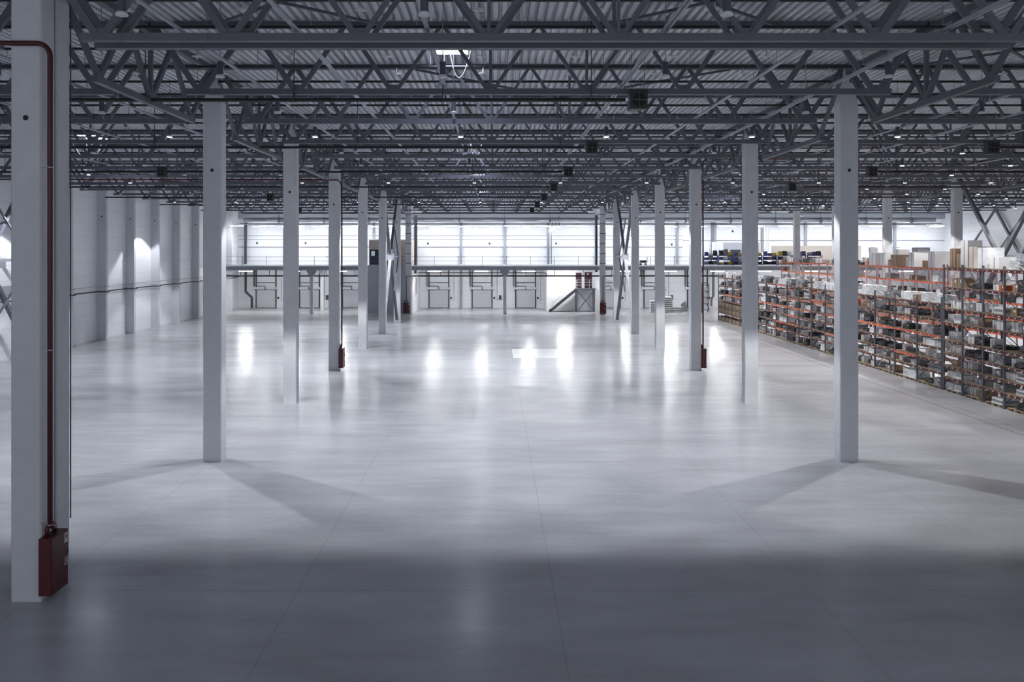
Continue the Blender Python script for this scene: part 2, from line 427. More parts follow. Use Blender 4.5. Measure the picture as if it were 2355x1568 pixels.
# ------------------------------------------------------------------ unit heaters
hb1 = MB().box(-.29,.29,-.2,.2,0,.6); hb1.box(-.31,.31,-.22,.22,.6,.66); hb1.box(-.27,.27,-.23,-.2,.03,.57)
casing = hb1.mesh('casing','heater')
fanm = MB().tube([(0,-.26,.3),(0,-.22,.3)], .23, 24).mesh('fan_opening','heater_dark')
gb = MB(); gb.bar((-.27,-.27,.3),(.27,-.27,.3),.012); gb.bar((0,-.27,.03),(0,-.27,.57),.012); gb.bar((-.27,-.27,.36),(.27,-.27,.26),.008)
for a in (-.22,.22): gb.bar((a,0,.66),(a,0,2.1),.02)
gb.bar((-.3,0,.75),(.1,.0,1.1),.025); gb.bar((-.22,0,.75),(.18,.0,1.1),.025)
guard = gb.mesh('guard_and_bracket','midgrey')
for lab, X, Y in [('central bay nearest the camera',4.44,25.9),('second one along the central bay',4.4,37.9),('third one along the central bay',4.4,49.9),('fourth one along the central bay',4.4,61.9),
                  ('fifth one along the central bay',4.4,73.9),('sixth one along the central bay',4.4,85.9),('seventh one along the central bay',4.4,97.9),
                  ('right bay nearest the camera',22.5,37.9),('second one along the right bay',22.5,49.9),('third one along the right bay',22.0,61.9),('fourth one along the right bay',22.0,73.9),
                  ('left bay behind the nearest column',-19.8,49.9),('second one along the left bay',-19.8,73.9),('third one along the left bay',-22.8,97.9)]:
    t = thing('unit_heater', (X, Y-.1, 12.36), 'dark square fan heater hung under the roof, '+lab, 'heater', 'unit heaters under the roof')
    t.scale=(.9,.9,.9); cs = obj('casing', casing, t); obj('fan_opening', fanm, cs); obj('guard_and_bracket', guard, t)

# ------------------------------------------------------------------ high bay lamps
body = MB().lathe([(.07,.40),(.08,.38),(.08,.05),(.10,.02)], 16).mesh('housing','lamp_body', True)
rim = MB().lathe([(.095,.05),(.125,.0),(.125,-.02),(.11,-.02)], 20).mesh('rim','lamp_rim', True)
dif_off = MB().lathe([(.11,0),(.108,-.008)], 20, c=(0,0,-.018)).mesh('diffuser','lamp_off')
dif_on = MB().lathe([(.11,0),(.108,-.008)], 20, c=(0,0,-.018)).mesh('diffuser','lamp_on')
rod = MB().tube([(0,0,.4),(0,0,ZD-12.74)], .012, 6).mesh('rod','galv')
one = MB(); 
one.lathe([(.07,.40),(.08,.38),(.08,.05),(.10,.02)], 10, m=0); one.lathe([(.095,.05),(.125,.0),(.125,-.02)],10,m=1); one.lathe([(.11,0),(.108,-.008)],10,c=(0,0,-.021),m=2); one.tube([(0,0,.4),(0,0,ZD-12.74)], .012, 4, m=0)
lamp_one = one.mesh('ceiling_lamp', ['lamp_body','lamp_rim','lamp_on']); lamp_one_off = one.mesh('ceiling_lamp', ['lamp_body','lamp_rim','lamp_off'])
SPOT_W = 1650
lrow = 0
def wide_beam(li):
    # reflector that sends more light to the rim of the beam, so the floor disc below is even
    li.use_nodes = True; nt = li.node_tree; e = nt.nodes['Emission']
    tc = nt.nodes.new('ShaderNodeTexCoord'); sp = nt.nodes.new('ShaderNodeSeparateXYZ'); nt.links.new(tc.outputs['Normal'], sp.inputs[0])
    ab = nt.nodes.new('ShaderNodeMath'); ab.operation = 'ABSOLUTE'; nt.links.new(sp.outputs['Z'], ab.inputs[0])
    mx = nt.nodes.new('ShaderNodeMath'); mx.operation = 'MAXIMUM'; mx.inputs[1].default_value = .55; nt.links.new(ab.outputs[0], mx.inputs[0])
    pw = nt.nodes.new('ShaderNodeMath'); pw.operation = 'POWER'; pw.inputs[1].default_value = -3.0; nt.links.new(mx.outputs[0], pw.inputs[0])
    nt.links.new(pw.outputs[0], e.inputs['Strength'])
lampX = [-1.4+6.05*k for k in range(-5, 11)]
Ys = [16.7+6*k for k in range(14)]
for Y in Ys:
    lrow += 1; kk = 0
    for X in lampX:
        if abs(X) > .66*Y+6: continue
        kk += 1
        lit = (Y > 39) if X > 20 else (round(Y,1) in (34.7, 58.7, 82.7))   # every fourth row over the open floor, all rows over the racks
        vis = abs(X) < .64*Y+1
        if lit:
            li = bpy.data.lights.new('lamp_light', 'SPOT'); li.energy = SPOT_W*random.uniform(.92,1.08)*(.55 if X > 20 else 1); li.spot_size = math.radians(95); li.spot_blend = .16; wide_beam(li)
            li.shadow_soft_size = .06; li.color = (.955,.97,1.0) if X < 16 else (1.0,.965,.93)
            lo = bpy.data.objects.new('lamp_light', li); C.objects.link(lo)
        if not vis:
            if lit: lo.location = (X, Y, 12.70)
            if abs(X) > .64*Y+8: continue
            if not lit: continue
        st = 'glowing' if lit else 'unlit'
        lab = f'{st} round ceiling lamp, {ORD[lrow]} row from the camera, {ORD[kk]} lamp from left'
        if Y < 50:
            t = thing('ceiling_lamp', (X, Y, 12.74), lab, 'lamp', st+' high bay lamps')
            obj('housing', body, t); obj('rim', rim, t); obj('diffuser', dif_on if lit else dif_off, t); obj('rod', rod, t)
        else:
            t = obj('ceiling_lamp', lamp_one if lit else lamp_one_off, None, (X, Y, 12.74)); tag(t, lab, 'lamp', st+' high bay lamps')
        if lit: lo.parent = t; lo.location = (0,0,-.05)

# ------------------------------------------------------------------ skylights with cable loops
sky_pos = [(-1.5,29.0,'above the front of the central bay'),(-1.5,54.3,'further back in the central bay'),(-1.5,78.5,'deep in the central bay'),(-25.0,52.0,'above the left bay'),(23.5,78,'above the right bay'),(-1.5,101,'in the central bay close to the mezzanine')]
for X, Y, lab in sky_pos:
    t = thing('roof_skylight', (X, Y, ZD), 'bright bluish roof skylight hatch '+lab, 'skylight', 'roof skylights')
    fb = MB(); w, l = .56, .9
    fb.box(-w-.06,-w,-l-.06,l+.06,-.1,.14); fb.box(w,w+.06,-l-.06,l+.06,-.1,.14); fb.box(-w,w,-l-.06,-l,-.1,.14); fb.box(-w,w,l,l+.06,-.1,.14)
    fb.box(.36,.40,-l,l,-.09,-.02)
    fr = fb.build('frame','white_metal',t)
    MB().box(-w,w,-l,l,-.04,-.02).build('pane','sky_pane',fr)
    if Y < 60:
        pts = []
        for q in range(15):
            s_ = q/14; pts.append((-.05+.75*s_ - .05*math.sin(s_*PI), -.2+.1*s_, -.1-1.05*math.sin(PI*s_)**.8))
        MB().tube(pts, .014, 6).build('cable_loop','white',t, smooth=True)
        MB().tube([(-.22,-.3,-.1),(-.24,-.3,-1.9)], .008, 5).build('cord','white',t)

# ------------------------------------------------------------------ X bracing between columns
def xbrace(X, Y0, Y1, label, low=True):
    t = thing('cross_brace', (X, (Y0+Y1)/2, 0), label, 'brace', 'cross braces between columns')
    h = (Y1-Y0)/2-.35; zc = 7.3; zt = 13.9; z0 = .35
    for s in (-1,1):
        MB().bar((0,s*h,z0),(0,s*.25,zc-.25),.28,.28).build('lower_diagonal','steel_paint' if s>0 else 'steel_light',t)
        MB().bar((0,s*.25,zc+.25),(0,s*h,zt),.26,.26).build('upper_diagonal','steel_paint',t)
        MB().box(-.22,.22,s*h-.28,s*h+.28,0,.34).build('foot','steel_light',t)
        MB().bar((0,s*.3,zc),(0,s*(h+.0),zc),.2,.2).build('strut','steel_light',t) if s > 0 else None
    MB().box(-.3,.3,-.45,.45,zc-.35,zc+.35).build('node_plate','steel_light',t)
    MB().bar((.2,h-.4,zc+.1),(.2,.9,zc+3.9),.12,.12).build('thin_strut','steel_paint',t)
    MB().bar((.2,h-.4,zc-.1),(.2,1.4,zc-3.6),.12,.12).build('thin_strut','steel_paint',t)
xbrace(COLX[1], 80, 92, 'tall steel cross brace in the left column row near the back')
xbrace(COLX[2], 80, 92, 'tall steel cross brace in the right column row near the back')
xbrace(COLX[3], 56, 68, 'steel cross brace rising behind the boxes at the far right')
xbrace(COLX[3]+24.15, 92, 104, 'steel cross brace by the right wall far back')
xbrace(-34.2, 50, 62, 'steel cross brace by the left wall behind the nearest column')

# left wall ledge beyond near column
o = thing('wall_gallery', (WL, 50, 0), 'pale gallery beam on left wall seen left of nearest column', 'gallery')
MB().box(.02,.5,-6,9.5,6.75,7.4).build('beam','grey',o); MB().box(.02,.6,-6,9.5,7.4,7.55).build('ledge','white',o)

# ------------------------------------------------------------------ fire hose cabinets + red pipes
def cabinet_parts(t, flip=1):
    f = flip
    MB().box(min(0,f*.28),max(0,f*.28),-.38,.38,.17,1.47).build('body','red_box',t)
    dr = MB().box(min(f*.28,f*.292),max(f*.28,f*.292),-.36,.36,.19,1.45).build('door','red_box',t)
    lp = [(f*.1,-.20,1.45)] + [(f*.1,-.20+.06-.06*math.cos(a),1.62+.07*math.sin(a)) for a in [i*PI/8 for i in range(5)]] + [(f*.1,.06+.06*math.sin(a),1.62+.07*math.cos(a)) for a in [i*PI/8 for i in range(5)]] + [(f*.1,.12,1.45)]
    MB().tube(lp, .045, 10).build('pipe_bend','pipe_red',t,smooth=True)
    s = MB(); x0, x1 = sorted((f*.292, f*.297))
    s.box(x0,x1,.20,.33,1.18,1.40,0); s.box(x0-.001,x1+.001,.23,.30,1.29,1.36,1); s.box(x0-.001,x1+.001,.22,.31,1.25,1.262,1)
    s.build('sticker',['sticker','sticker_red'],dr)
    s = MB()
    s.box(x0,x1,.20,.215,.66,.84); s.box(x0,x1,.315,.33,.66,.84); s.box(x0,x1,.20,.33,.66,.675); s.box(x0,x1,.20,.33,.825,.84); s.box(x0,x1,.26,.28,.70,.80)
    s.build('lock_sticker','sticker',dr)
    MB().box(x0,x1+.01,.335,.35,.9,1.0).build('handle','darkgrey',dr)
t = thing('fire_hose_cabinet', (-10.345,19.335,0), 'dark red fire hose cabinet on the big foreground column', 'cabinet', 'fire hose cabinets')
cabinet_parts(t)
t = thing('fire_hose_cabinet', (COLX[1]+.35,55.85,0), 'dark red cabinet on the fourth left column', 'cabinet', 'fire hose cabinets'); cabinet_parts(t)
t = thing('fire_hose_cabinet', (COLX[2]+.35,55.85,0), 'dark red cabinet on the third right column', 'cabinet', 'fire hose cabinets'); cabinet_parts(t)
t = thing('fire_hose_cabinet', (-10.9,103.58,0), 'red fire cabinet at the far end of left column row', 'cabinet', 'fire hose cabinets', rz=-PI/2); cabinet_parts(t)
t = thing('fire_hose_cabinet', (13.45,103.58,0), 'red fire cabinet at the far end of right column row', 'cabinet', 'fire hose cabinets', rz=-PI/2); cabinet_parts(t)
# foreground red pipe
t = thing('fire_pipe', (-10.1, 18.99, 1.6), 'dark red water pipe bending at the top of the foreground column', 'pipe')
zt = 12.73-1.6
pts = [(-.0,.18,.08),(0,.06,.14),(0,0,.26),(0,0,zt-.3)] + [(-.3+.3*math.cos(a),0,zt-.3+.3*math.sin(a)) for a in [PI/2*i/8 for i in range(1,9)]] + [(-3.2,0,zt+.02)]
MB().tube(pts, .058, 14).build('pipe','pipe_red',t,smooth=True)
for z in (.18, 4.15, 8.3): MB().tube([(0,0,z),(0,0,z+.02)], .062, 14).bar((-.26,.09,z+.01),(0,.03,z+.01),.012).build('clamp','galv',t)
def tubeobj(name, pts, r, m, label, cat='pipe', group=None, n=8):
    return tag(MB().tube(pts, r, n).build(name, m), label, cat, group)
tubeobj('fire_pipe', [(-10.2,55.85,1.6),(-10.2,55.85,12.3),(-10.3,55.85,12.55),(-10.45,55.5,12.67),(-35.2,55.5,12.72)], .05, 'pipe_red', 'red pipe from the fourth left column toward the left wall')
tubeobj('fire_pipe', [(13.95,55.85,1.6),(13.95,55.85,13.9),(14.2,55.85,14.1),(20,55.85,14.1)], .05, 'pipe_red', 'red pipe rising on the third right column into the roof')
tubeobj('fire_pipe', [(-10.9,103.48,1.6),(-10.9,103.48,4.75),(-9.9,103.7,4.75),(-9.6,105.3,4.75)], .05, 'pipe_red', 'red pipe over the cabinet at the far left column')
tubeobj('fire_pipe', [(13.45,103.48,1.6),(13.45,103.48,4.75),(14.6,103.48,4.75),(15.0,105.3,4.75)], .05, 'pipe_red', 'red pipe over the cabinet at the far right column')
tubeobj('fire_pipe', [(ax(2180,80),80,az(447,80)),(60,80,az(447,80)+.1)], .06, 'pipe_red', 'dark pipe high above the racks at right')

# ------------------------------------------------------------------ mezzanine
MY = 104.3
t = thing('mezzanine', ((WL+WR)/2, 110, 0), 'long pale mezzanine floor along the back wall above the dock doors', 'mezzanine')
def loc(o, p): return o
m_ = MB().box(WL-13.38, WR-13.42, MY+.25-110, 5.28, 5.5, 6.0); m_.build('slab','white_wall',t)
MB().box(WL-13.38, WR-13.42, MY-110, MY+.25-110, 5.49, 5.93).build('edge_beam','grey',t)
MB().box(WL-13.38, WR-13.42, MY-.03-110, MY+.27-110, 5.93, 6.08).build('kerb','white',t)
for i, (X, Y, d) in enumerate([(-22.85,104.5,'front post of the left bay'),(-22.85,111,'rear post of the left bay'),(1.3,104.5,'single post in the middle of the hall'),(25.4,104.5,'front post of the right bay')]):
    q = thing('mezzanine_post', (X,Y,0), 'slim pale post carrying the mezzanine, '+d, 'post', 'mezzanine posts')
    MB().box(-.2,.2,-.2,.2,0,5.1).build('post','concrete_col',q)
    MB().add([(-.2,-.2,4.7),(.2,-.2,4.7),(.2,.2,4.7),(-.2,.2,4.7),(-.6,-.22,5.3),(.6,-.22,5.3),(.6,.22,5.3),(-.6,.22,5.3)],[(0,1,5,4),(1,2,6,5),(2,3,7,6),(3,0,4,7),(4,5,6,7),(0,3,2,1)]).box(-.6,.6,-.22,.22,5.3,5.5).build('head','grey',q)
# railing
t = thing('railing', (0, MY+.1, 6.08), 'thin grey railing along the edge of the mezzanine', 'railing')
b = MB()
for z in (1.09,.55,.1): b.bar((WL+.1,0,z),(25.5,0,z),.035,.035)
b.build('rails','midgrey',t)
X = -34.5
pm = MB().box(-.025,.025,-.025,.025,0,1.12).mesh('post','midgrey')
while X < 25.6: obj('post', pm, t, (X,0,0)); X += 3.0
# grey block (stair core) on the left
def wallpiece(n_, x0,x1,y0,y1,z0,z1,m): return struct(MB().box(x0,x1,y0,y1,z0,z1).build(n_, m))
wallpiece('wall_block_front', -16.4,-10.35, MY-.35, MY-.1, 0, 6.1, 'block_grey')
wallpiece('wall_block_side', -10.45,-10.25, MY-.1, WB, 0, 5.5, 'white_wall')
wallpiece('wall_block_left', -16.4,-16.2, MY-.1, WB, 0, 5.5, 'white_wall')
wallpiece('trim_6', -16.4,-10.35, MY-.39, MY-.35, 0, .12, 'white')
wallpiece('wall_cabin_front', -15.75,-10.6, MY+.6, MY+.8, 6.08, 9.25, 'beige')
wallpiece('wall_cabin_side', -10.8,-10.6, MY+.8, WB, 6.08, 9.25, 'beige')
# cabin window
w = MB().box(ax(849,MY), ax(874,MY), MY+.54, MY+.6, az(608,MY), az(574,MY)).build('window_1','screen'); struct(w)
b = MB()
for yy in (590.3, 601.5): b.box(ax(849,MY), ax(874,MY), MY+.51, MY+.54, az(yy,MY)-.03, az(yy,MY)+.03)
struct(b.build('window_mullion','blue_steel', w))
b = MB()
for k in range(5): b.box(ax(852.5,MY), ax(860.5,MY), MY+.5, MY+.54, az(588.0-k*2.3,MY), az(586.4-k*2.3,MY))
struct(b.build('window_reflection','pane_reflection', w))  # glowing strips modelled in place of a reflection in the pane
# stair core on the right
SY = 108.9
wallpiece('wall_stair_front', 6.85, 14.1, SY, SY+.2, 0, 5.5, 'white_wall')
wallpiece('wall_stair_left', 6.85, 7.05, SY+.2, WB, 0, 5.5, 'white_wall')
wallpiece('wall_stair_right', 13.9, 14.1, SY+.2, WB, 0, 5.5, 'white_wall')
for i, (a, b_, z1) in enumerate([(1324,1337.5,627),(1344.3,1361.5,625.5)]):
    d = MB().box(ax(a,SY), ax(b_,SY), SY-.06, SY, 3.0, az(z1,SY)).build(f'door_{i+1}','door_brown'); struct(d)
    if i == 1:
        struct(MB().box(ax(1350.5,SY), ax(1353,SY), SY-.1, SY-.06, az(632,SY), az(628,SY)).build('door_sign','sticker', d))
t = thing('steel_staircase', (7.1, 107.9, 0), 'grey steel staircase with braced landing below two dark doors', 'staircase')
b = MB(); n = 14
for k in range(n): 
    b.box(.1+k*.243, .1+k*.243+.3, -.5,.5, .2+k*.2, .24+k*.2)
b.build('treads','darkgrey',t)
for s in (-.52,.52): MB().bar((0,s,.05),(3.5,s,2.92),.06,.26).build('stringer','darkgrey',t)
MB().box(3.4,5.95,-.55,.9,2.88,3.04).build('landing','midgrey',t)
for xx in (3.5,5.75):
    for s in (-.45,.8): MB().box(xx-.08,xx+.08,s-.08,s+.08,0,2.9).build('leg','midgrey',t)
MB().bar((3.55,-.45,.1),(5.7,-.45,2.8),.1,.1).build('cross_brace','midgrey',t); MB().bar((5.7,-.45,.1),(3.55,-.45,2.8),.1,.1).build('cross_brace','midgrey',t)
b = MB()
for z in (.5,.85,1.15): b.bar((3.4,-.52,3.0+z),(5.9,-.52,3.0+z),.05); b.bar((.2,-.52,z-.05),(3.4,-.52,z+2.9),.035)
for xx in (3.5,4.3,5.1,5.85): b.bar((xx,-.52,3.0),(xx,-.52,4.15),.05)
for k in range(4): b.bar((.3+k*.9,-.52,.2+k*.8),(.3+k*.9,-.52,1.3+k*.8),.035)
b.build('railing','white_metal',t)
MB().box(-.02,5.9,.9,.93,0,.06).build('base_strip','midgrey',t)

# dock doors
ddX = [-31.5,-25.5,-19.6,-7.65,-1.7,4.3,16.0,22.0,28.0]
for i, X in enumerate(ddX):
    dn = f'door_{i+3}'
    d = MB().box(X-1.3, X+1.3, WB-.07, WB, 0, 2.52).build(dn,'dock_panel'); struct(d)
    b = MB()
    for s in (-1,1):
        b.box(X+s*1.36-.07, X+s*1.36+.07, WB-.16, WB, 0, 5.45)
    b.box(X-1.4,X+1.4,WB-.14,WB-.05,3.45,3.52); b.box(X-1.4,X+.0,WB-.14,WB-.05,2.98,3.05)
    struct(b.build('door_tracks','darkgrey', d))
    b = MB(); b.tube([(X-1.6,WB-.35,2.72),(X+1.6,WB-.35,2.72)], .17, 12); b.box(X-.05,X+.05,WB-.55,WB-.33,2.5,2.92,1)
    for s in (-1,1): b.box(X+s*1.62-.04,X+s*1.62+.04,WB-.5,WB,2.45,2.95)
    struct(b.build('door_roller',['white_metal','darkgrey'], d))
    struct(MB().box(X-1.3,X+1.3,WB-.1,WB,0,.07).build('door_sill','darkgrey', d))
    b = MB()
    for k in (-.28,-.16): b.box(X-1.36+k-.1, X-1.36+k-.05, WB-.12, WB, 3.0, 5.4)
    struct(b.build('door_cable','pipe_dark', d))
    # signal + control beside each door
    nm = f'{ORD[i+1]} from the left'
    o = tag(MB().tube([(X+1.68,WB-.12,1.38),(X+1.68,WB,1.38)], .14, 14).build('push_button','black'), f'round dark button unit right of the dock door {nm}', 'switch', 'dock door buttons')
    tag(MB().box(X+2.05,X+2.09,WB-.04,WB,.95,5.2).build('cable','midgrey'), f'vertical grey cable right of the dock door {nm}', 'cable', 'cables beside the dock doors')
for px, d in ((752.6,'second dock door from left'),(1150.3,'middle dock door and slim post'),(1544.7,'pallet stacks at right')):
    X = ax(px, WB)
    tag(MB().box(X-.16,X+.16,WB-.18,WB,1.15,1.75).box(X-.1,X+.1,WB-.2,WB-.18,1.3,1.6).build('control_box','darkgrey'), f'small dark control box on back wall near the {d}', 'control box', 'dock control boxes')
# upper back wall posts
k = 0
for X in (-34.3,-28.6,-22.6,-16.6,-11.0,-4.6,1.4,7.4,14.0,25.2,30.4,42.9,55.2):
    k += 1
    b = MB().box(X-.16,X+.16,WB-.3,WB,6.05,12.4)
    b.box(X-.55,X+.55,WB-.4,WB-.3,8.3,8.4); b.box(X-.55,X+.55,WB-.4,WB-.3,7.0,7.1)
    tag(b.build('wall_post','grey' ), f'grey steel post on the upper back wall, {ORD[k]} from the left', 'post', 'posts on the upper back wall')
tag(MB().box(-4.75,-4.5,WB-.25,WB,0,5.5).build('wall_post','grey'), 'grey steel post under mezzanine between first two middle dock doors', 'post')
# duct
t = thing('ventilation_duct', (0,110,11.95), 'long round galvanised duct high along the back wall', 'duct')
MB().tube([(-33,0,0),(58,0,0)], .31, 20).build('duct','duct',t,smooth=True)
X = -32; sm = MB().tube([(0,0,0),(.05,0,0)], .325, 16).mesh('seam','grey')
while X < 58:
    obj('seam', sm, t, (X,0,0)); X += 1.9
X = -28.4; hm = MB().box(-.05,.05,-.36,.36,-.4,.36).box(-.12,.12,-.4,-.34,-.2,.12).bar((0,0,.3),(0,0,3.15),.05).mesh('hanger','midgrey')
while X < 58: obj('hanger', hm, t, (X,0,0)); X += 5.95
# cable tray
tag(MB().box(-33,58,108.2,108.5,11.38,11.46).build('cable_tray','pipe_dark'), 'thin dark cable tray above the tube lights at the back', 'cable tray')
tag(MB().box(-33,58,112.15,112.45,11.38,11.46).build('cable_tray','pipe_dark'), 'second thin dark cable tray close to the upper back wall', 'cable tray')
tag(MB().box(-33,13,109,109.15,12.72,12.82).build('roof_cable_tray','pipe_dark'), 'dark thin rail above the duct at the back', 'rail')
# linear lamps of the upper level (two rows)
lm_b = MB().box(-.85,.85,-.12,.12,0,.06); 
tb = lm_b.mesh('housing','lamp_rim')
te = MB().box(-.83,.83,-.1,.1,-.05,0).mesh('tube','tube_on')
te2 = MB().box(-.83,.83,-.1,.1,-.05,0).mesh('tube','tube_under')
wm = MB().bar((-.6,0,.06),(-.6,0,.3),.01).bar((.6,0,.06),(.6,0,.3),.01).mesh('wires','galv')
for r, (Y, x0, rn) in enumerate([(108.35,-33.4,'front'),(112.3,-31.6,'rear')]):
    for k in range(24):
        X = x0+3.95*k
        t = thing('tube_light', (X,Y,11.15), f'bright tube light above the mezzanine, {rn} row, {ORD[k+1]} from left', 'light', 'tube lights above the mezzanine')
        obj('housing', tb, t); obj('tube', te, t); obj('wires', wm, t)
# lamps under mezzanine
for k in range(15):
    X = -31.8+6.03*k
    if -16.5 < X < -10: continue
    if 7 < X < 14: X = 9.0
    t = thing('tube_light', (X,106.8,5.3), f'bright tube light under the mezzanine, {ORD[k+1]} from left', 'light', 'tube lights under the mezzanine')
    obj('housing', tb, t); obj('tube', te2, t)
# pendants on thin cables
for i, (px, py, Y, d) in enumerate([(591,559,112,'leftmost'),(702.7,559,112,'second from left'),(984,560,112,'third from left'),(1126,560,112,'middle one'),(1279,560,112,'right of the middle post'),(1544.7,562,112,'behind right columns'),(1685,531.5,112,'above the blue shelving')]):
    X, Y, Z = at(px,py,Y)
    t = thing('hanging_speaker', (X,Y,Z), 'small dark round speaker hanging before the upper back wall, '+d, 'speaker', 'small hanging speakers')
    bm = MB().lathe([(.01,-.15),(.1,-.12),(.14,0),(.1,.12),(.01,.15)], 12); bm.build('speaker_body','darkgrey',t,smooth=True)
    MB().bar((0,0,.14),(0,0,11.9-Z),.014).build('cable','grey',t)
# under-mezzanine pipes
t = thing('service_pipe', (0,105.4,4.73), 'thick dark pipe running just under the mezzanine edge', 'pipe')
MB().tube([(-33.8,0,0),(28.4,0,0)], .1, 10).build('pipe','pipe_black',t)
X = -32; sh = MB().box(-.03,.03,-.03,.03,.08,.78).mesh('hanger','pipe_dark')
while X < 28: obj('hanger', sh, t, (X,0,0)); X += 3.6
tubeobj('fire_pipe', [(-9.6,105.9,5.1),(6.4,105.9,5.1),(6.6,105.9,4.95),(6.6,105.9,4.8)], .05, 'pipe_red', 'thin red pipe above the dark pipe under the mezzanine')
tubeobj('drain_pipe', [(ax(565,114.8),114.8,11.5),(ax(565,114.8),114.8,6.1)], .16, 'pipe_dark', 'dark vertical pipe on the upper back wall at left')
tubeobj('drain_pipe', [(ax(565,114.5),114.5,5.4),(ax(565,114.5),114.5,2.3),(ax(579,114.5),114.5,1.5),(ax(579,114.5),114.5,0.05)], .17, 'pipe_dark', 'dark bent drain pipe left of the first dock door')
tubeobj('drain_pipe', [(ax(956,106),106,12.4),(ax(956,106),106,5.0)], .2, 'midgrey', 'grey vertical pipe right of the left far column')
tubeobj('drain_pipe', [(ax(1371.5,106),106,12.4),(ax(1371.5,106),106,5.2)], .16, 'pipe_dark', 'grey vertical pipe left of the right far column')
tubeobj('drain_pipe', [(ax(1638,114),114,12),(ax(1638,114),114,6.1)], .2, 'midgrey', 'grey vertical pipe behind the blue mezzanine shelving')
tubeobj('drain_pipe', [(ax(1641,114.5),114.5,5.4),(ax(1641,114.5),114.5,1.8),(ax(1636,114.5),114.5,1.2),(ax(1636,114.5),114.5,.3)], .15, 'midgrey', 'grey bent drain pipe behind the far end of racks')
for i, (xa, xb) in enumerate([(1270,1260.5),(1277,1263.5),(1286,1268)]):
    Y = 112.8
    tubeobj('conduit', [(ax(xa,Y),Y,az(498,Y)),(ax(xa,Y),Y,az(518+i*3,Y)),(ax(xb+2,Y),Y,az(526+i*4,Y)),(ax(xb,Y),Y,az(533+i*2,Y)),(ax(xb,Y),Y,6.1)], .06, ['midgrey','galv','midgrey'][i], f'bent grey conduit on upper back wall right of middle, {["left","middle","right"][i]} one', 'pipe', 'bent conduits')
for i, px in enumerate([1750.5,1754.5,1759.5,1763,1767.5]):
    Y = 112
    tubeobj('conduit', [(ax(px,Y),Y,11.2),(ax(px,Y),Y,az(580,Y))], .06, 'door_brown' if i < 2 else 'white', f'{"dark brown" if i<2 else "white"} upright pipe right of the second right column, {ORD[i+1]} from left', 'pipe', 'upright pipes above the mezzanine')
# small hand trolley on the mezzanine
t = thing('trolley', (ax(1481,105.3),105.3,6.08), 'small grey trolley with handle parked on the mezzanine', 'trolley')
MB().box(-.55,.3,-.3,.3,.3,.42).build('platform','midgrey',t); MB().box(-.5,.25,-.25,.25,.42,.62).build('load','darkgrey',t)
MB().bar((.35,-.25,.3),(.4,-.25,1.0),.04).bar((.35,.25,.3),(.4,.25,1.0),.04).bar((.4,-.25,1.0),(.4,.25,1.0),.04).build('handle','midgrey',t)
wh = MB().tube([(0,-.03,.1),(0,.03,.1)], .12, 12).mesh('wheel','black')
for xx in (-.42,.2):
    for yy in (-.28,.28): obj('wheel', wh, t, (xx,yy,.02))
# light switch cable + red hose loop on block side
tubeobj('conduit', [(-10.1,106.5,4.6),(-10.1,106.5,2.3),(-10.1,108,2.3),(-10.1,108,4.4)], .035, 'pipe_red', 'thin red looped pipe on the white side wall of grey block')

# ------------------------------------------------------------------ glossy film on the floor
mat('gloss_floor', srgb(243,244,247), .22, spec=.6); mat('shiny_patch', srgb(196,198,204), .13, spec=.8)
tag(MB().box(1.4,5.4,62.0,67.7,0.0,.006).build('floor_film','gloss_floor'), 'bright glossy rectangular sheet lying on the floor mid hall', 'sheet')  # near-white base colour stands in for the bright wall mirrored in the sheet
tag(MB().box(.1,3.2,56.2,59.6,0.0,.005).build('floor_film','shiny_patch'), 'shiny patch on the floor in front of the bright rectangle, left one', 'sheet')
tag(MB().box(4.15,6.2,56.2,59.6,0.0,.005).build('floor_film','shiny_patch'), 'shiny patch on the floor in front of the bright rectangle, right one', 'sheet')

# ------------------------------------------------------------------ goods
def jitter_box(w, d, h, amp=.04, seed=0):
    rnd = random.Random(seed); bm = bmesh.new(); bmesh.ops.create_cube(bm, size=1)
    bmesh.ops.subdivide_edges(bm, edges=bm.edges[:], cuts=3, use_grid_fill=True)
    for v in bm.verts:
        z = v.co.z+.5; k = 1-.12*z*rnd.random()
        v.co = Vector((v.co.x*w*k+rnd.uniform(-amp,amp), v.co.y*d*k+rnd.uniform(-amp,amp), max(0, z*h+(rnd.uniform(-amp,amp) if z > .1 else 0))))
    return bm
def jmesh(name, m, *a, **k):
    bm = jitter_box(*a, **k); me = bpy.data.meshes.new(name); bm.to_mesh(me); bm.free(); me.materials.append(MATS[m]); return me
def carton_mesh(w,d,h,m,tape='card_tape'):
    b = MB(); b.box(-w/2,w/2,-d/2,d/2,0,h,0); b.box(-w/2-.004,w/2+.004,-.03,.03,.0,h+.004,1); b.box(-w/2-.006,-w/2,-d*.3,-d*.05,h*.5,h*.8,2)
    return b.mesh('carton',[m,tape,'tag_white'])
def pallet_mesh(d):   # runs along y
    b = MB()
    for k in range(4): b.box(-.5+.27*k, -.5+.27*k+.14, -d/2, d/2, .1, .13)
    for yy in (-d/2+.06, 0, d/2-.06):
        b.box(-.52,.52,yy-.05,yy+.05,0,.1)
    return b
def bundle_mesh(m1, m2, w, d, n):
    b = MB()
    for k in range(n): b.box(-w/2,w/2,-d/2+.02*(k%2),d/2-.02*(k%3),k*.1,k*.1+.085,0 if k%2 else 1)
    return b.mesh('sheets',[m1,m2])
def roll_mesh(m, r, d):
    return MB().tube([(0,-d/2,r),(0,d/2,r)], r, 14).mesh('roll',m,False)
KINDS = []   # (name, category, wordlabel, mesh, depthY, height)
def K(name, cat, word, me, d, h, wt): KINDS.append((name,cat,word,me,d,h,wt))
K('carton','box','white carton',carton_mesh(.8,.55,.42,'carton_white','carton_grey'),.55,.42,5)
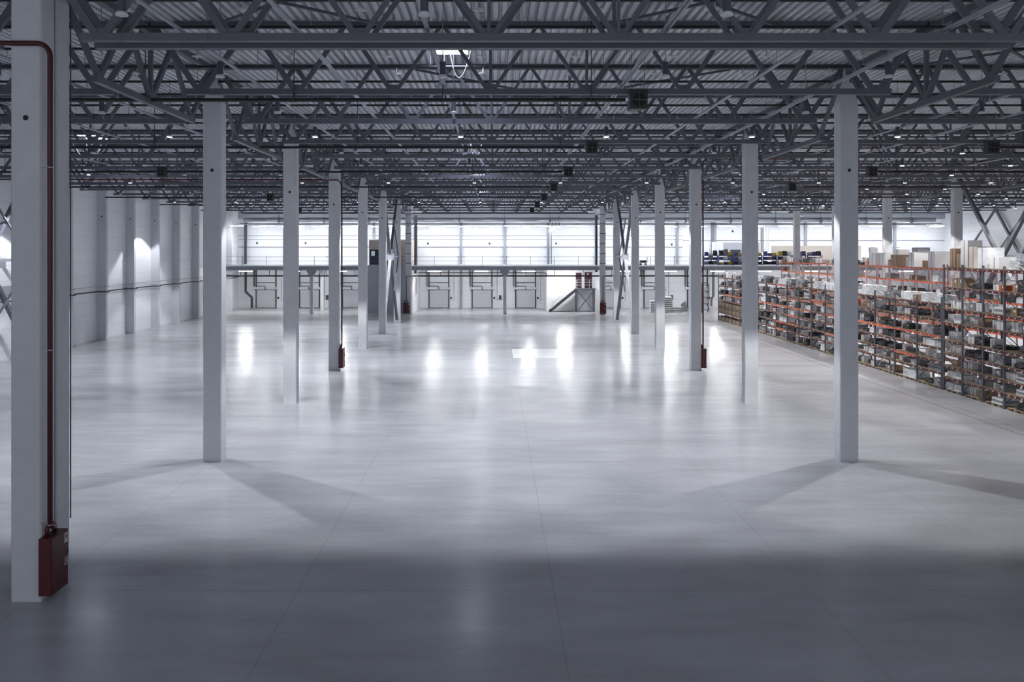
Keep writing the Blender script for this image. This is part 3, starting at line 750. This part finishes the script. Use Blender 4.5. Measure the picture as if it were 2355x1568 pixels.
K('carton','box','small white carton',carton_mesh(.5,.36,.36,'carton_white','carton_grey'),.36,.36,5)
K('carton','box','brown cardboard box',carton_mesh(.7,.5,.4,'card'),.5,.4,2)
K('carton','box','grey carton',carton_mesh(.8,.7,.45,'carton_grey','darkgrey'),.7,.45,4)
K('wrapped_load','wrapped goods','white film-wrapped load',jmesh('wrapped_load','film',.9,.85,.5,.03,seed=1),.85,.5,4)
K('wrapped_load','wrapped goods','grey film-wrapped load',jmesh('wrapped_load','film_grey',.9,.8,.45,.05,seed=2),.8,.45,5)
K('dark_bundle','goods','dark lumpy bundle',jmesh('dark_bundle','goods_dark',.9,.8,.38,.06,seed=3),.8,.38,8)
K('dark_bundle','goods','low dark bundle',jmesh('dark_bundle','goods_dark',.9,.95,.22,.04,seed=4),.95,.22,6)
K('sheet_stack','stack','stack of grey and white sheets',bundle_mesh('carton_grey','carton_white',.9,.9,3),.9,.3,3)
K('roll','roll','pale lying roll',roll_mesh('film',.15,.9),.9,.3,1)
K('roll','roll','grey lying roll',roll_mesh('midgrey',.17,.9),.9,.34,2)
K('crate','crate','orange crate',carton_mesh(.7,.45,.28,'goods_orange','red_beam'),.45,.28,1)
WT = [k[6] for k in KINDS]
def wood_crate():
    b = MB(); w,d,h = .95,1.15,.55
    for k in range(4): b.box(-w/2,w/2,-d/2,d/2,.06+k*.125,.06+k*.125+.105,0)
    for yy in (-d/2+.06,0,d/2-.06): b.box(-w/2-.02,w/2+.02,yy-.05,yy+.05,0,h+.02,1)
    return b.mesh('wooden_crate',['wood','wood_dark'])
crate_me = wood_crate()
pal_me = {}
def pal(d):
    k = round(d,1)
    if k not in pal_me: pal_me[k] = pallet_mesh(k).mesh('pallet','wood')
    return pal_me[k]
counts = {}
def place(kd, x, y, z, label, group, s=1.0, rz=0):
    o = obj(kd[0], kd[3], None, (x,y,z)); o.scale = (1,1,s); o.rotation_euler = (0,0,rz)
    tag(o, label, kd[1], group); counts[kd[0]] = counts.get(kd[0],0)+1
    return o

def rack(x0, ys, levels, ubeam, label, upm='upright', depth=1.1, topz=None, inner=None, group='pallet racks'):
    """rack along Y: ys = upright positions, levels = beam heights"""
    t = thing('pallet_rack', (x0, ys[0], 0), label, 'rack', group)
    topz = topz or levels[-1]+.05
    fb = MB()
    for sx in (.05, depth-.05): fb.box(sx-.045,sx+.045,-.045,.045,0,topz)
    z = .2; s = 0
    while z < topz-.9:
        a, c = (.05, depth-.05) if s%2 == 0 else (depth-.05, .05)
        fb.bar((a,0,z),(c,0,z+.9),.03,.03); fb.bar((.05,0,z),(depth-.05,0,z),.03,.03); z += .9; s += 1
    fm = fb.mesh('upright_frame', upm)
    foot = MB().box(-.03,.13,-.08,.08,0,.012).mesh('foot_plate','darkgrey')
    for y in ys:
        fr = obj('upright_frame', fm, t, (0,y-ys[0],0))
        for sx in (0, depth-.1): obj('foot_plate', foot, fr, (sx,0,0))
    bc = {}; dc = {}
    for i in range(len(ys)-1):
        d = round(ys[i+1]-ys[i],2)
        for li, z in enumerate(levels):
            um = ubeam(i, li)
            key = (d, um)
            if key not in bc:
                b = MB(); b.box(-.02,.03,.045,d-.045,-.12,0,0)
                for q in range(3): b.box(-.024,-.02,.35+q*(d-.7)/2.2-.05,.35+q*(d-.7)/2.2+.05,-.09,-.03,1)
                bc[key] = b.mesh('beam',[um,'tag_white'])
            obj('beam', bc[key], t, (0,ys[i]-ys[0],z)); obj('beam', bc[key], t, (depth-.01,ys[i]-ys[0],z))
            if d not in dc:
                db = MB(); y = .1
                while y < d-.15: db.box(-.06,depth+.06,y,y+.1,0,.035); y += .26
                dc[d] = db.mesh('shelf_deck','wood')
            obj('shelf_deck', dc[d], t, (0,ys[i]-ys[0],z))
    return t
RX = 25.75
low_levels = [.95,1.6,2.35,3.05,4.0,4.9]
near_ys = [47.95,46.05,44.1,42.25,40.4,38.5]
near_ys = near_ys[::-1]
near_levels = [.8,1.45,2.15,2.9,3.9,4.7,5.9,7.0]
low_ys = [48.15+2.83*k for k in range(18)]
sections = [(0,4,'near end, right of the front right column'),(4,7,'part just right of the nearest right column'),(7,13,'part between the first and second right columns'),(13,17,'far end part with wooden crates')]
def ub_low(i, li):
    r = random.random()
    return 'orange_beam' if (li == 3 and r < .55) or r < .07 else 'red_beam'
secname = []
for a, c, d in sections:
    rack(RX, [low_ys[a]+(.06 if a else 0)]+low_ys[a+1:c]+[low_ys[c]-.06], low_levels, ub_low, 'low front pallet rack, '+d, topz=5.3)
rack(RX, near_ys, near_levels, lambda i, li: 'red_beam', 'tall front pallet rack with dark red beams at right edge', topz=7.2)
def fill(x, y0, y1, z, gap, place_label, group, dens=.9, force=None):
    """put a row of goods on one shelf of one bay; returns nothing"""
    y = y0+.12; items = []
    while y < y1-.3:
        kd = force or random.choices(KINDS, WT)[0]
        sc = min(random.uniform(.75,1.35), max(.3,(gap-.2)/kd[5]))
        if y+kd[4] > y1-.05:
            kd = KINDS[1]; sc = min(1.2,(gap-.2)/kd[5])
            if y+kd[4] > y1-.05: break
        if random.random() < dens: items.append((kd, y+kd[4]/2, sc))
        y += kd[4]+random.choice([.03,.08,.3,.5])
    nI = len(items); NM = {1:['alone'],2:['far one','near one'],3:['far one','middle one','near one']}
    for i, (kd, yy, sc) in enumerate(items):
        pos = NM[nI][::-1][i] if nI <= 3 else ['nearest','second','third','fourth','fifth','sixth'][i]
        place(kd, x+random.uniform(-.05,.08), yy, z, f'{kd[2]}, {pos}, {place_label}', group, sc, random.uniform(-.05,.05))
# low rack goods
for bi in range(17):
    y0, y1 = low_ys[bi], low_ys[bi+1]
    lv = [0]+low_levels
    for li, z in enumerate(lv):
        gap = (lv[li+1]-z-.15) if li+1 < len(lv) else 1.0
        bn = 17-bi
        pl = f'{"floor" if li == 0 else ORD[li]+" shelf"}, {ORD[bn]} low-rack bay from far end'
        xx = RX+.5
        if bi >= 13 and li <= 2:
            for q in range(2):
                o = obj('wooden_crate', crate_me, None, (xx, y0+.75+q*1.3, z+.04 if li else 0)); o.scale=(1,1,.82)
                tag(o, f'slatted wooden crate, {"near" if q==0 else "far"} one, {pl}', 'crate', 'wooden crates on the low rack')
            continue
        zz = z+.04
        if li == 0:
            for q in range(2):
                o = obj('pallet', pal(1.2), None, (xx, y0+.78+q*1.3, 0)); tag(o, f'wooden pallet, {"near" if q==0 else "far"} one, {pl}', 'pallet', 'pallets under the front racks')
            zz = .135; gap -= .1
        if li == len(lv)-1:   # big wrapped loads on top
            fill(xx, y0, y1, zz, gap, pl, 'goods on the front racks', .95, None if bi % 3 else KINDS[4])
        else:
            fill(xx, y0, y1, zz, gap, pl, 'goods on the front racks', .85)
# near rack goods
for bi in range(5):
    y0, y1 = near_ys[bi], near_ys[bi+1]
    if y1 < 40: continue
    lv = [0]+near_levels
    for li, z in enumerate(lv):
        gap = (lv[li+1]-z-.15) if li+1 < len(lv) else 1.5
        bn = 5-bi
        pl = f'{"floor" if li == 0 else ORD[li]+" shelf"}, {ORD[bn]} tall-rack bay from far end'
        if li == 8 and y0 > 41.9: continue
        zz = z+.04; xx = RX+.5
        if li == 0:
            o = obj('pallet', pal(1.2), None, (xx, (y0+y1)/2, 0)); tag(o, f'wooden pallet, {pl}', 'pallet', 'pallets under the front racks'); zz = .135; gap -= .1
        fill(xx, y0, y1, zz, gap, pl, 'goods on the front racks', .95)
# second rack
R2 = 35.2
ys2 = [102.6-2.35*k for k in range(21)][::-1]
lv2 = [2.2,3.3,4.4,5.45,6.55]
rack(R2, ys2[:11], lv2, lambda i, li: 'orange_beam', 'tall rear pallet rack with orange beams, near half', upm='upright_pale', topz=6.9)
rack(R2, [ys2[10]+.12]+ys2[11:], lv2, lambda i, li: 'orange_beam', 'tall rear pallet rack with orange beams, far half', upm='upright_pale', topz=6.9)
for bi in range(20):
    y0, y1 = ys2[bi], ys2[bi+1]
    for li, z in ((2,4.4),(3,5.45),(4,6.55),(1,3.3)):
        if li == 4 and 65.5 < y1 and y0 < 78.8: continue
        if li == 3 and bi > 6 and random.random() < .55: continue
        if li == 1 and bi % 2: continue
        gap = .9 if li < 4 else 1.4
        pl = f'{ORD[li+1]} shelf, {ORD[20-bi]} rear-rack bay from far end'
        fill(R2+.5, y0, y1, z+.04, gap, pl, 'goods on the rear rack', .9 if li != 3 else .5)
# big boxes on top of the near racks
big = [
 ('carton','white', ax(2020,66), 77.7, 6.6, 1.1,1.3,1.15,'carton_white','tall white carton over the rear rack beside front right column'),
 ('carton','brown', ax(2066,66), 73.8, 6.6, .9,1.0,1.0,'card','brown cardboard box on rear rack top right of tall white carton'),
 ('carton','brown', ax(2085,64), 72.3, 6.6, 1.2,.9,1.0,'card','wide brown cardboard box on the rear rack top'),
 ('carton','white', ax(2120,62), 69.9, 6.6, 1.6,.9,1.2,'carton_white','wide white carton on the rear rack top in the middle'),
 ('carton','brown', ax(2140,60), 68.5, 6.6, .8,.8,.55,'card','dark brown box on the rear rack top before tall pale column'),
 ('carton','white', ax(2160,58), 67.0, 6.6, 1.3,1.0,1.3,'carton_white','pale carton left of the diagonal steel brace'),
 ('carton','brown', 26.3, 47.4, 7.05, .6,.55,1.05,'card','tall brown cardboard box on the tall rack top, left one'),
 ('carton','brown', 26.3, 46.75, 7.05, .6,.5,.75,'card','shorter brown cardboard box on the tall rack top'),
 ('carton','white', 26.3, 46.05, 7.05, .8,.7,1.5,'carton_white','very tall white carton on the tall rack top'),
 ('carton','beige', 26.3, 45.2, 7.05, .8,.75,1.15,'beige','beige carton on the tall rack top'),
 ('carton','white', 26.3, 44.25, 7.05, .9,.9,1.1,'film','translucent wrapped carton on the tall rack top'),
 ('carton','white', 26.3, 43.2, 7.05, .9,.8,.6,'carton_white','low white carton on the tall rack top at the right edge'),
]
for q, (px, zz, w_, h_, m_, lb) in enumerate([
  (2008,7.76,.6,.5,'carton_white','small white box stacked on the tall white carton of rear rack'),
  (1995,6.6,.7,.7,'carton_white','white box at the left end of the large rear rack boxes'),
  (2040,6.6,.8,1.1,'film','translucent wrapped box between white and brown rear rack boxes'),
  (2056,6.6,.7,.55,'card','low brown box between larger boxes on the rear rack'),
  (2074,7.62,.9,.45,'carton_white','flat white box lying on the brown rear rack box'),
  (2102,6.6,.9,.8,'film','wrapped pale bundle between brown and wide white boxes on rear rack'),
  (2118,7.82,1.0,.4,'carton_grey','flat grey box on top of the wide white carton of rear rack'),
  (2150,7.2,.5,.5,'carton_white','small white box on the dark brown box near the pale column')]):
    Yq = 68581/(px-1137); big.append(('carton','x', 40, Yq, zz, w_, w_, h_, m_, lb))
for nm, _, X, Y, z, w, d, h, m, lab in big:
    t = thing(nm, (X if X < 27 else R2+.5, Y, z), lab, 'box', 'large boxes on the rack tops')
    MB().box(-w/2,w/2,-d/2,d/2,0,h).build('body', m, t); MB().box(-w/2-.005,w/2+.005,-.035,.035,0,h+.005).build('tape','card_tape' if m == 'card' else 'carton_grey', t)

# ------------------------------------------------------------------ slab bundles on floor near the docks
slab = MB().box(-.85,.85,-.5,.5,.05,.24,0).box(-.8,-.65,-.5,.5,0,.05,1).box(.65,.8,-.5,.5,0,.05,1).box(-.86,.86,-.51,-.5,.05,.09,1).mesh('sheet_bundle',['carton_white','darkgrey'])
for st, (px, n_, nm) in enumerate([(1506,6,'left'),(1534,8,'middle'),(1556,3,'right')]):
    Y = 107.5
    for k in range(n_):
        o = obj('sheet_bundle', slab, None, (ax(px,Y), Y, k*.25)); o.scale = (.7 if st != 2 else .75,1,1)
        tag(o, f'white board bundle in the {nm} floor stack, {ORD[k+1]} from the bottom', 'board bundle', 'board bundles stacked near the docks')
t = thing('covered_pile', (ax(1572,109),109,0), 'grey tilted covered pile right of the board bundles', 'pile')
MB().add([(-.5,-.4,0),(.5,-.4,0),(.5,.4,0),(-.5,.4,0),(-.2,-.3,1.0),(.25,-.3,1.3),(.25,.3,1.3),(-.2,.3,1.0)],[(0,3,2,1),(4,5,6,7),(0,1,5,4),(1,2,6,5),(2,3,7,6),(3,0,4,7)]).build('cover','midgrey',t)
t = thing('open_shelf_unit', (ax(1621,107),107,0), 'tall dark open shelf unit with pale goods beside third right column', 'shelf')
b = MB()
for xx in (-.45,.45):
    for yy in (-.3,.3): b.box(xx-.04,xx+.04,yy-.04,yy+.04,0,3.7)
b.build('posts','wood_dark',t)
for k in range(5): MB().box(-.45,.45,-.3,.3,.3+k*.8,.36+k*.8).build('shelf','darkgrey',t)
for k in range(4): tag(MB().box(-.35,.3,-.25,.25,0,.5).build('storage_bag','film',None,(ax(1621,107),107,.37+k*.8)), f'pale bag in the tall dark shelf unit, {ORD[k+1]} shelf', 'bag', 'bags in the shelf unit')

# ------------------------------------------------------------------ blue shelving on the mezzanine
si = 0
goods_small = [('storage_box','box','white',MB().box(-.25,.25,-.2,.2,0,.34).mesh('storage_box','carton_white')),
               ('storage_box','box','yellow',MB().box(-.25,.25,-.2,.2,0,.28).mesh('storage_box','goods_yellow')),
               ('bag','bag','dark',jmesh('bag','goods_dark',.5,.4,.35,.04,seed=9)),
               ('bag','bag','grey',jmesh('bag','film_grey',.55,.4,.4,.04,seed=10)),
               ('storage_box','box','blue',MB().box(-.2,.2,-.2,.2,0,.3).mesh('storage_box','goods_blue'))]
ub = MB()
for xx in (-.9,.9):
    for yy in (-.3,.3): ub.box(xx-.03,xx+.03,yy-.03,yy+.03,0,1.25,0)
shelf_frame = ub.mesh('frame','blue_steel')
shelf_board = MB().box(-.9,.9,-.32,.32,-.05,0).mesh('shelf','blue_steel')
for k in range(8):
    X = 27.2+1.86*k if k < 8 else 0
    if X > 34.0+6.6: continue
    si += 1
    t = thing('blue_shelf', (X, 105.1, 6.08), f'low blue steel shelf on the mezzanine edge, {ORD[si]} from left', 'shelf', 'blue shelves on the mezzanine')
    obj('frame', shelf_frame, t)
    for z in (.12,.72,1.22): obj('shelf', shelf_board, t, (0,0,z))
    for li, z in enumerate((.12,.72,1.22)):
        for q in range(3):
            g = random.choice(goods_small)
            o = obj(g[0], g[3], None, (X-.55+q*.55, 105.1, 6.08+z+.002)); o.scale = (1,1,random.uniform(.8,1.15) if li < 2 else random.uniform(.8,2.0))
            tag(o, f'{g[2]} {g[1]}, {["left","middle","right"][q]}, {["bottom","middle","top"][li]} level of {ORD[si]} blue mezzanine shelf', g[1], 'small goods on the blue shelves')
# cabins at the back of the mezzanine
t = thing('storage_cabin', (ax(1690,112.5),112.5,6.08), 'grey office cabin with dark doorway on the mezzanine', 'cabin')
MB().box(-2.1,3.0,-1,1,0,2.9).build('walls','block_grey',t); MB().box(-.9,.45,-1.03,-1,0,1.95).build('doorway','darkgrey',t); MB().box(1.1,1.16,-1.03,-1,0,2.7).build('joint','darkgrey',t)
o = MB().box(-.6,.6,-.6,.6,0,3.0).build('white_cabinet','white',None,(ax(1650,111),111,6.08)); tag(o, 'tall white cabinet left of the grey office cabin', 'cabinet')
o = MB().box(ax(1775,112),ax(1980,112),112,112.15,6.08,8.55).build('partition','beige'); tag(o, 'long beige partition wall on the mezzanine above racks', 'partition')

# ------------------------------------------------------------------ camera, world, view
cam = bpy.data.cameras.new('camera'); co = bpy.data.objects.new('camera', cam); C.objects.link(co)
co.location = (0,0,H); co.rotation_euler = (PI/2,0,0)
cam.sensor_fit = 'HORIZONTAL'; cam.sensor_width = 36; cam.lens = 36*F/2355
cam.shift_x = (1177.5-VX)/2355; cam.shift_y = -(784-VY)/2355
cam.clip_end = 400
S.camera = co
w = bpy.data.worlds.new('world'); S.world = w; w.use_nodes = True
w.node_tree.nodes['Background'].inputs[0].default_value = (.86,.905,1.0,1)
w.node_tree.nodes['Background'].inputs[1].default_value = 0.72
S.view_settings.view_transform = 'Standard'; S.view_settings.look = 'None'; S.view_settings.gamma = 1; S.view_settings.use_curve_mapping = False
S.view_settings.exposure = 0.0
S.cycles.use_denoising = True
S.cycles.use_adaptive_sampling = True; S.cycles.adaptive_threshold = .2; S.cycles.adaptive_min_samples = 16
S.cycles.max_bounces = 4; S.cycles.diffuse_bounces = 4; S.cycles.glossy_bounces = 3; S.cycles.transmission_bounces = 0
S.cycles.caustics_reflective = False; S.cycles.caustics_refractive = False
S.cycles.sample_clamp_indirect = 8
print('COUNTS', counts, 'objects', len(bpy.data.objects))
